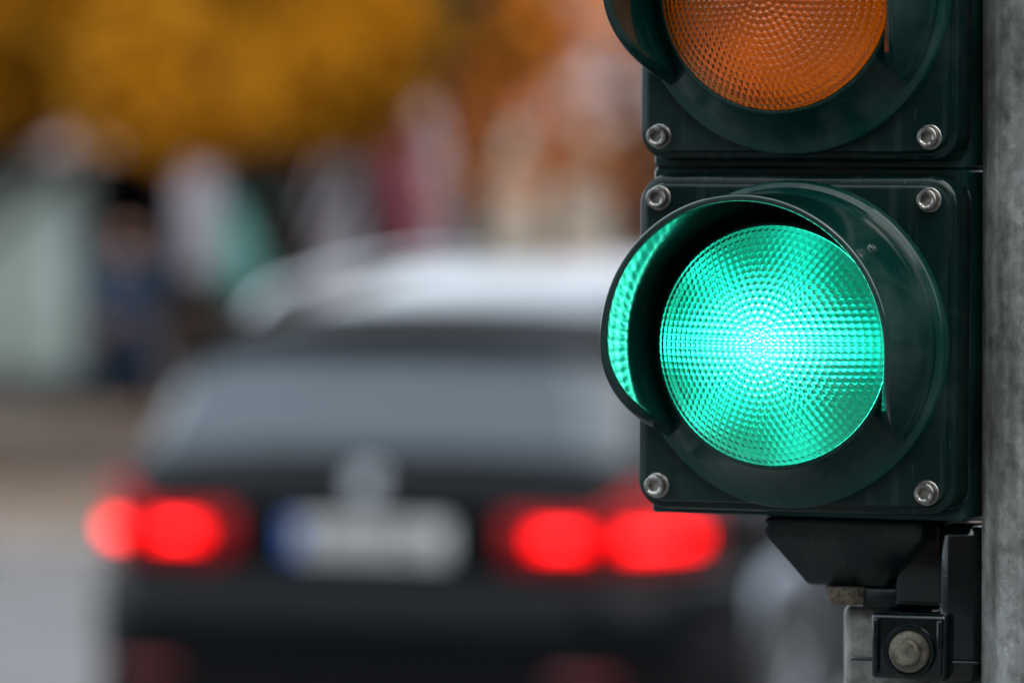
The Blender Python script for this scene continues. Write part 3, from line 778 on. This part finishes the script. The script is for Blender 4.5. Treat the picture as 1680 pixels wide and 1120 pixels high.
# wall above the shopfronts (up to 6.5 m) in one piece, butting on the piers
bm = bmesh.new()
box(bm, fx(-900), fx(288), -.08, .5, fz(253), 4.5)
box(bm, fx(288.5), fx(9000), -.08, .5, fz(203), 4.5)
box(bm, fx(-900), fx(9000), .9, 9, Z0, 4.48)
from_bm('wall', bm, M['render_pink'], bld, auto=30)
boxo('cornice', M['stone_cream'], bld, fx(-905), fx(9005), -.25, .0, 4.51, 4.72, bevel=.04)
boxo('roof', M['roof_b'], bld, fx(-905), fx(9005), .01, 9.1, 4.51, 4.66, bevel=.02)
# shop bays: back panel, glass, frame bars
def bay(a, b, fill, y0=.36, transom=True):
    x0, x1 = fx(a) + .01, fx(b) - .01
    top = fz(256)
    w = boxo('shop_window', M[fill], bld, x0, x1, y0 + .02, y0 + .05, Z0 + .3, top - .06)
    bm = bmesh.new()
    box(bm, x0, x0 + .05, y0 - .06, y0 + .0, Z0, top); box(bm, x1 - .05, x1, y0 - .06, y0, Z0, top)
    box(bm, x0 + .051, x1 - .051, y0 - .06, y0, top - .06, top); box(bm, x0 + .051, x1 - .051, y0 - .06, y0, Z0, Z0 + .3)
    if x1 - x0 > .9: box(bm, (x0 + x1) / 2 - .025, (x0 + x1) / 2 + .025, y0 - .055, y0, Z0 + .301, top - .061)
    from_bm('window_frame', bm, M['frame'], w)
bay(-360, -205, 'pane'); bay(-135, 136, 'frosted'); bay(346, 488, 'pane'); bay(590, 694, 'pane'); bay(750, 803, 'pane'); bay(890, 912, 'pane')
bay(998, 1098, 'pane'); bay(1182, 1338, 'pane'); bay(1402, 1598, 'pane'); bay(1662, 1898, 'pane')
# doorway: a near-black sheet painted for the shade inside
boxo('doorway', M['in_shade'], bld, fx(152), fx(345), .55, .6, Z0, fz(256))
bm = bmesh.new(); box(bm, fx(152), fx(158), .36, .54, Z0, fz(256)); box(bm, fx(339), fx(345), .36, .54, Z0, fz(256))
from_bm('door_frame', bm, M['frame'], bld)
boxo('signboard', M['stone_lav'], bld, fx(293), fx(360), -.2, -.145, fz(450), fz(225), bevel=.01)
M['brick'] = mat('dark_brick', (.11, .07, .055), .9, var=.3, vscale=3)
def added_building(name, label, x0, x1, y0, y1, h, m, face):  # unseen blocks, added to darken what the car and signal mirror
    b = empty(name, ((x0 + x1) / 2, (y0 + y1) / 2, 0)); tag(b, label, 'building')
    cx, cy = (x0 + x1) / 2, (y0 + y1) / 2
    boxo('wall', m, b, x0 - cx, x1 - cx, y0 - cy, y1 - cy, 0, h)
    boxo('roof', M['roof_b'], b, x0 - cx - .3, x1 - cx + .3, y0 - cy - .3, y1 - cy + .3, h + .003, h + .4)
    L = (y1 - y0) if face == 'x' else (x1 - x0)
    for f in range(int(h // 3.2)):
        for k in range(int(L // 3.4)):
            a = (y0 - cy if face == 'x' else x0 - cx) + 1.2 + k * 3.4; z = .9 + f * 3.2
            if face == 'x':
                w = boxo('window', M['pane'], b, x0 - cx - .04, x0 - cx - .005, a, a + 1.5, z, z + 1.8)
                bm = bmesh.new(); box(bm, x0 - cx - .12, x0 - cx - .005, a - .1, a + 1.6, z - .12, z - .003); box(bm, x0 - cx - .08, x0 - cx - .045, a + .72, a + .78, z, z + 1.8)
            else:
                w = boxo('window', M['pane'], b, a, a + 1.5, y1 - cy + .005, y1 - cy + .04, z, z + 1.8)
                bm = bmesh.new(); box(bm, a - .1, a + 1.6, y1 - cy + .005, y1 - cy + .12, z - .12, z - .003); box(bm, a + .72, a + .78, y1 - cy + .045, y1 - cy + .08, z, z + 1.8)
            from_bm('sill', bm, M['stone_cream'], w)
added_building('building', 'unseen dark brick block on the right side of the street, added to darken reflections in the car', 21, 31, -34, 38, 6.45, M['brick'], 'x')
added_building('building', 'unseen dark brick block behind the viewer, added to darken reflections in the lens', -32, 12, -30, -20, 12.9, M['brick'], 'y')
# planter by the doorway
M['planter'] = mat('brown_planter', (.09, .055, .035), .8, var=.4, vscale=5)
pq = at(325, 700, 43.2)
plt = empty('planter', (pq.x, 43.2, .12)); tag(plt, 'brown tub with a dry brown shrub beside the dark doorway', 'planter')
prf = [(.20, 0), (.24, .1), (.27, .3), (.26, .42), (.28, .45), (.25, .45), (.23, .40), (.01, .39)]
a_ = np.linspace(0, 2 * math.pi, 32, endpoint=False)
grid_mesh('tub', np.array([[(r * math.cos(q), r * math.sin(q), z) for q in a_] for r, z in prf]), M['planter'], plt, wrap_v=True)
nl_ = 1400; dd = rng.normal(size=(nl_, 3)); dd /= np.linalg.norm(dd, axis=1)[:, None]
PP = dd * rng.uniform(.3, 1, nl_)[:, None] * np.array([.36, .3, .3]) + np.array([0, 0, .66])
uu = rng.normal(size=(nl_, 3)) * .03; vv = rng.normal(size=(nl_, 3)) * .02
me = mesh_np('foliage', np.stack([PP - uu, PP + vv, PP + uu, PP - vv], 1).reshape(-1, 3), np.arange(nl_ * 4).reshape(-1, 4)); link('foliage', me, M['planter'], plt)
# aqua poster, maroon banner: things of their own
o = boxo('poster', M['aqua'], None, fx(352), fx(440), FD + .25, FD + .29, fz(480), fz(325), bevel=.005)
tag(o, 'pale turquoise poster hanging in the shop window left of the car roof', 'poster')
rows = []
for z in np.linspace(fz(430), fz(190), 16):
    t = (z - fz(430)) / (fz(190) - fz(430))
    rows.append([(fx(612 + 30 * (1 - t)) + u * (.42 - .06 * t), FD - .42 + .05 * math.sin(u * 9 + t * 2), z) for u in np.linspace(0, 1, 14)])
o = grid_mesh('banner', np.array(rows), M['maroon']); md = o.modifiers.new('s', 'SOLIDIFY'); md.thickness = .02
tag(o, 'dark red cloth banner hanging before the shopfront above the car roof', 'banner')

# ================================================================== PERSON
M['skin'] = mat('skin', (.42, .22, .15), .5)
M['jacket'] = mat('blue_jacket', (.003, .050, .115), .8, var=.2, vscale=6)
M['trousers'] = mat('dark_trousers', (.003, .030, .075), .85)
M['hair'] = mat('brown_hair', (.045, .022, .013), .7)
M['bag'] = mat('pale_bag', (.34, .35, .42), .6)
def skin_body(name, verts, edges, m, parent, lv=2):
    me = bpy.data.meshes.new(name)
    me.from_pydata([v[:3] for v in verts], edges, []); o = link(name, me, m, parent)
    o.modifiers.new('skin', 'SKIN'); 
    for i, v in enumerate(verts):
        s = me.skin_vertices[0].data[i]; r = v[3]; s.radius = r if isinstance(r, tuple) else (r, r); s.use_root = (i == 0)
    sm = o.modifiers.new('sub', 'SUBSURF'); sm.levels = lv; sm.render_levels = lv
    o.modifiers['skin'].use_smooth_shade = True
    return o
pp = at(222, 704, 44.6)
person = empty('person', (pp.x, 43.6, .12), (0, 0, R(25))); person.scale = (.95, .95, .86)
tag(person, 'person in a blue jacket with a pale bag standing by the dark doorway', 'person')
V = [(0, 0, .93, (.14, .10)), (0, 0, 1.10, (.125, .09)), (0, .0, 1.28, (.16, .10)), (0, 0, 1.42, (.13, .08)), (0, 0, 1.49, .055), (0, -.02, 1.56, .075), (0, -.02, 1.66, .088), (0, -.02, 1.73, .06),
     (.10, 0, .88, .09), (.11, -.06, .48, .062), (.12, -.02, .09, .042), (.12, -.16, .035, .035),
     (-.10, 0, .88, .09), (-.11, .02, .48, .062), (-.12, .12, .09, .042), (-.12, -.02, .035, .035),
     (.20, 0, 1.40, .055), (.25, .03, 1.12, .043), (.25, -.10, .90, .032), (.25, -.14, .82, .025),
     (-.20, 0, 1.40, .055), (-.26, .03, 1.12, .043), (-.24, -.08, .90, .032), (-.24, -.12, .82, .025),
     (0, -.11, 1.62, .016)]
E = [(0, 1), (1, 2), (2, 3), (3, 4), (4, 5), (5, 6), (6, 7), (0, 8), (8, 9), (9, 10), (10, 11), (0, 12), (12, 13), (13, 14), (14, 15), (3, 16), (16, 17), (17, 18), (18, 19), (3, 20), (20, 21), (21, 22), (22, 23), (6, 24)]
for hand, sg in ((19, 1), (23, -1)):
    hx, hy, hz = V[hand][:3]
    for k in range(4):
        V.append((hx + .004 * sg, hy - .03 + .02 * k, hz - .07, .008)); E.append((hand, len(V) - 1))
    V.append((hx - .01 * sg, hy - .05, hz - .03, .009)); E.append((hand, len(V) - 1))
skin_body('body', V, E, M['skin'], person)
J = [(0, 0, .90, (.165, .125)), (0, 0, 1.10, (.15, .115)), (0, .0, 1.28, (.185, .125)), (0, 0, 1.42, (.15, .10)), (0, 0, 1.47, .075),
     (.20, 0, 1.40, .075), (.25, .03, 1.12, .062), (.25, -.10, .90, .05), (-.20, 0, 1.40, .075), (-.26, .03, 1.12, .062), (-.24, -.08, .90, .05)]
skin_body('jacket', J, [(0, 1), (1, 2), (2, 3), (3, 4), (3, 5), (5, 6), (6, 7), (3, 8), (8, 9), (9, 10)], M['jacket'], person)
T = [(0, 0, .93, (.15, .11)), (.10, 0, .85, .105), (.11, -.06, .48, .078), (.12, -.02, .12, .062), (-.10, 0, .85, .105), (-.11, .02, .48, .078), (-.12, .12, .12, .062)]
skin_body('trousers', T, [(0, 1), (1, 2), (2, 3), (0, 4), (4, 5), (5, 6)], M['trousers'], person)
skin_body('hair', [(0, .01, 1.70, .095), (0, .04, 1.62, .075), (0, .05, 1.52, .06)], [(0, 1), (1, 2)], M['hair'], person)
bagc = at(283, 582, 43.2)
bm = bmesh.new(); box(bm, -.13, .13, -.07, .07, -.17, .17, bevel=.055, seg=4)
bag = from_bm('bag', bm, M['bag'], None, smooth=True); bag.location = bagc
tag(bag, 'pale grey bag carried at the right side of the person in blue', 'bag')
rows = []
for a in np.linspace(0, math.pi, 20):
    rows.append([(.085 * math.cos(a) + .008 * math.cos(b) * math.cos(a), .008 * math.sin(b), .15 + .19 * math.sin(a) + .008 * math.cos(b) * math.sin(a)) for b in np.linspace(0, 2 * math.pi, 8, endpoint=False)])
grid_mesh('strap', np.array(rows), M['bag'], bag, wrap_v=True)

# ================================================================== TREES
M['bark'] = mat('bark', (.075, .06, .045), .9, col2=(.035, .03, .022), vscale=9, bump=1, bscale=30)
def leaf_mat(name, cols):
    m = bpy.data.materials.new(name); m.use_nodes = True
    nt = m.node_tree; n = nt.nodes; l = nt.links; b = n['Principled BSDF']
    b.inputs['Roughness'].default_value = .6; b.inputs['Specular IOR Level'].default_value = .15
    g = n.new('ShaderNodeNewGeometry'); r = n.new('ShaderNodeValToRGB')
    tc = n.new('ShaderNodeTexCoord'); no = n.new('ShaderNodeTexNoise'); no.inputs['Scale'].default_value = 1.3; no.inputs['Detail'].default_value = 2
    l.new(tc.outputs['Object'], no.inputs['Vector'])
    mx = n.new('ShaderNodeMath'); mx.operation = 'MULTIPLY_ADD'; mx.inputs[1].default_value = .35; l.new(g.outputs['Random Per Island'], mx.inputs[0])
    m2 = n.new('ShaderNodeMapRange'); m2.inputs[1].default_value = .3; m2.inputs[2].default_value = .7; m2.inputs[3].default_value = 0; m2.inputs[4].default_value = .65
    l.new(no.outputs['Fac'], m2.inputs[0]); l.new(m2.outputs[0], mx.inputs[2])
    e = r.color_ramp.elements
    for i, c in enumerate(cols):
        p_ = i / (len(cols) - 1)
        if i == 0: e[0].position = 0; e[0].color = (*c, 1)
        elif i == len(cols) - 1: e[-1].position = 1; e[-1].color = (*c, 1)
        else: k = e.new(p_); k.color = (*c, 1)
    l.new(mx.outputs[0], r.inputs[0]); l.new(r.outputs[0], b.inputs['Base Color'])
    tr = n.new('ShaderNodeBsdfTranslucent'); l.new(r.outputs[0], tr.inputs[0])
    ms = n.new('ShaderNodeMixShader'); ms.inputs[0].default_value = .45
    l.new(b.outputs[0], ms.inputs[1]); l.new(tr.outputs[0], ms.inputs[2]); l.new(ms.outputs[0], n['Material Output'].inputs[0])
    return m
M['leaf_gold'] = leaf_mat('golden_leaves', [(.20, .085, .004), (.40, .175, .005), (.54, .25, .007), (.42, .14, .004)])
M['leaf_olive'] = leaf_mat('olive_gold_leaves', [(.09, .06, .007), (.24, .125, .006), (.38, .18, .006), (.35, .125, .005)])
M['leaf_orange'] = leaf_mat('orange_leaves', [(.50, .15, .02), (.66, .24, .012), (.60, .14, .03), (.66, .32, .02)])
def tube_pts(P, rad, seg=10):
    P = [Vector(p) for p in P]; rows = []
    for i, p in enumerate(P):
        d = (P[min(i + 1, len(P) - 1)] - P[max(i - 1, 0)]).normalized()
        u = d.cross(Vector((0, 1, .01))).normalized(); w = d.cross(u)
        rows.append([tuple(p + (u * math.cos(a) + w * math.sin(a)) * rad[i]) for a in np.linspace(0, 2 * math.pi, seg, endpoint=False)])
    return np.array(rows)
def tree(x, y, h, crown_r, crown_z, n_leaf, lm, label, seed, trunk_r=.16, droop=0.0, lean=0.0, nclump=46):
    rg = np.random.default_rng(seed)
    t = empty('tree', (x, y, .12)); tag(t, label, 'tree', 'autumn trees in front of the building')
    parts_v = []; parts_f = []; off = 0
    def addtube(P, rad, seg=10):
        nonlocal off
        V = tube_pts(P, rad, seg); nu, nv = V.shape[:2]
        U, W = np.meshgrid(np.arange(nu - 1), np.arange(nv), indexing='ij')
        f = np.stack([U * nv + W, (U + 1) * nv + W, (U + 1) * nv + (W + 1) % nv, U * nv + (W + 1) % nv], -1).reshape(-1, 4) + off
        parts_v.append(V.reshape(-1, 3)); parts_f.append(f); off += nu * nv
    top = h * .8
    n = 12
    TP = [(lean * (i / n) ** 1.5 + .06 * math.sin(i * 1.3 + seed), .05 * math.cos(i * 1.7 + seed), -.1 + top * i / n) for i in range(n + 1)]
    addtube(TP, [trunk_r * (1.25 if i == 0 else 1) * (1 - .75 * i / n) for i in range(n + 1)], 14)
    # clumps
    cl = []
    for k in range(nclump):
        while True:
            q = rg.uniform(-1, 1, 3)
            if .2 < np.hypot(q[0], q[1]) < 1 or abs(q[2]) > .5: break
        c = np.array([lean * .6, 0, crown_z]) + q * np.array([crown_r, crown_r * .85, (h - crown_z) if q[2] > 0 else (crown_z - 1.75 + droop)])
        cl.append((c, rg.uniform(.35, .75)))
    for k in range(0, nclump, 2):
        c = cl[k][0]; s = TP[min(n, max(3, int(n * .3 + rg.integers(0, 6))))]
        midp = [(s[0] * .5 + c[0] * .5), (s[1] * .5 + c[1] * .5), (s[2] * .45 + c[2] * .55 + .25)]
        addtube([s, midp, tuple(c)], [.05, .03, .012], 6)
    me = mesh_np('trunk', np.concatenate(parts_v), np.concatenate(parts_f)); link('trunk', me, M['bark'], t, True)
    # leaves: small folded two-face leaves in clumps
    w = np.array([c[1] ** 2 for c in cl]); w /= w.sum()
    idx = rg.choice(len(cl), n_leaf, p=w)
    C = np.array([c[0] for c in cl])[idx]; RR = np.array([c[1] for c in cl])[idx]
    d = rg.normal(size=(n_leaf, 3)); d /= np.linalg.norm(d, axis=1)[:, None]
    P = C + d * (RR * rg.uniform(.2, 1.0, n_leaf) ** .6)[:, None] * np.array([1, 1, .75])
    u = rg.normal(size=(n_leaf, 3)); u /= np.linalg.norm(u, axis=1)[:, None]
    v = np.cross(u, rg.normal(size=(n_leaf, 3))); v /= np.linalg.norm(v, axis=1)[:, None]
    nn = np.cross(u, v)
    s = rg.uniform(.06, .115, n_leaf)[:, None]
    V = np.stack([P - u * s, P + v * s * .6 + nn * s * .25, P + u * s, P - v * s * .6 + nn * s * .25], 1)
    F = np.arange(n_leaf * 4).reshape(-1, 4)
    # fold along the midrib: two triangles per leaf
    F3 = np.concatenate([F[:, [0, 1, 2]], F[:, [0, 2, 3]]])
    me = mesh_np('crown', V.reshape(-1, 3), F3); link('crown', me, lm, t)
    return t
def tx(px, D): return (px - 840) * D / F_PX
tree(tx(-190, 37), 37, 4.9, 3.1, 3.0, 42000, M['leaf_gold'], 'golden tree at the left edge, its leaves hanging over the pale shopfront', 3, lean=.3, droop=-.6, nclump=100)
tree(tx(455, 40), 40.5, 4.9, 1.75, 3.1, 30000, M['leaf_olive'], 'olive and gold tree in the middle, beside the maroon banner', 11, trunk_r=.10, droop=-1.0, nclump=60)
tree(tx(776, 39), 39, 4.9, .55, 3.9, 450, M['leaf_olive'], 'thin dark-trunked tree above the car roof, left of the orange one', 19, trunk_r=.11, droop=-.7)
tree(tx(1130, 38), 38, 4.7, 1.25, 3.1, 1200, M['leaf_orange'], 'orange tree partly hidden behind the traffic signal', 23, trunk_r=.13, droop=-.1, lean=-.2)

# ================================================================== fallen leaves on the pavement
n = 4200
P = np.stack([rng.uniform(-9, 7, n), rng.uniform(29.4, 45.5, n), np.full(n, .127)], -1)
a = rng.uniform(0, 2 * math.pi, n); s = rng.uniform(.04, .08, n)[:, None]
u = np.stack([np.cos(a), np.sin(a), rng.uniform(-.2, .35, n)], -1); v = np.stack([-np.sin(a), np.cos(a), rng.uniform(-.2, .35, n)], -1)
P[:, 2] += .02
V = np.stack([P - u * s * .9, P + v * s * .6, P + u * s * .9, P - v * s * .6], 1)
V[:, :, 2] = np.maximum(V[:, :, 2], .123)
me = mesh_np('fallen_leaves', V.reshape(-1, 3), np.arange(n * 4).reshape(-1, 4))
o = link('fallen_leaves', me, leaf_mat('fallen_leaf', [(.16, .075, .02), (.24, .13, .03), (.30, .17, .035), (.20, .085, .02)])); tag(o, 'fallen golden leaves scattered over the pavement', 'leaves', kind='stuff')
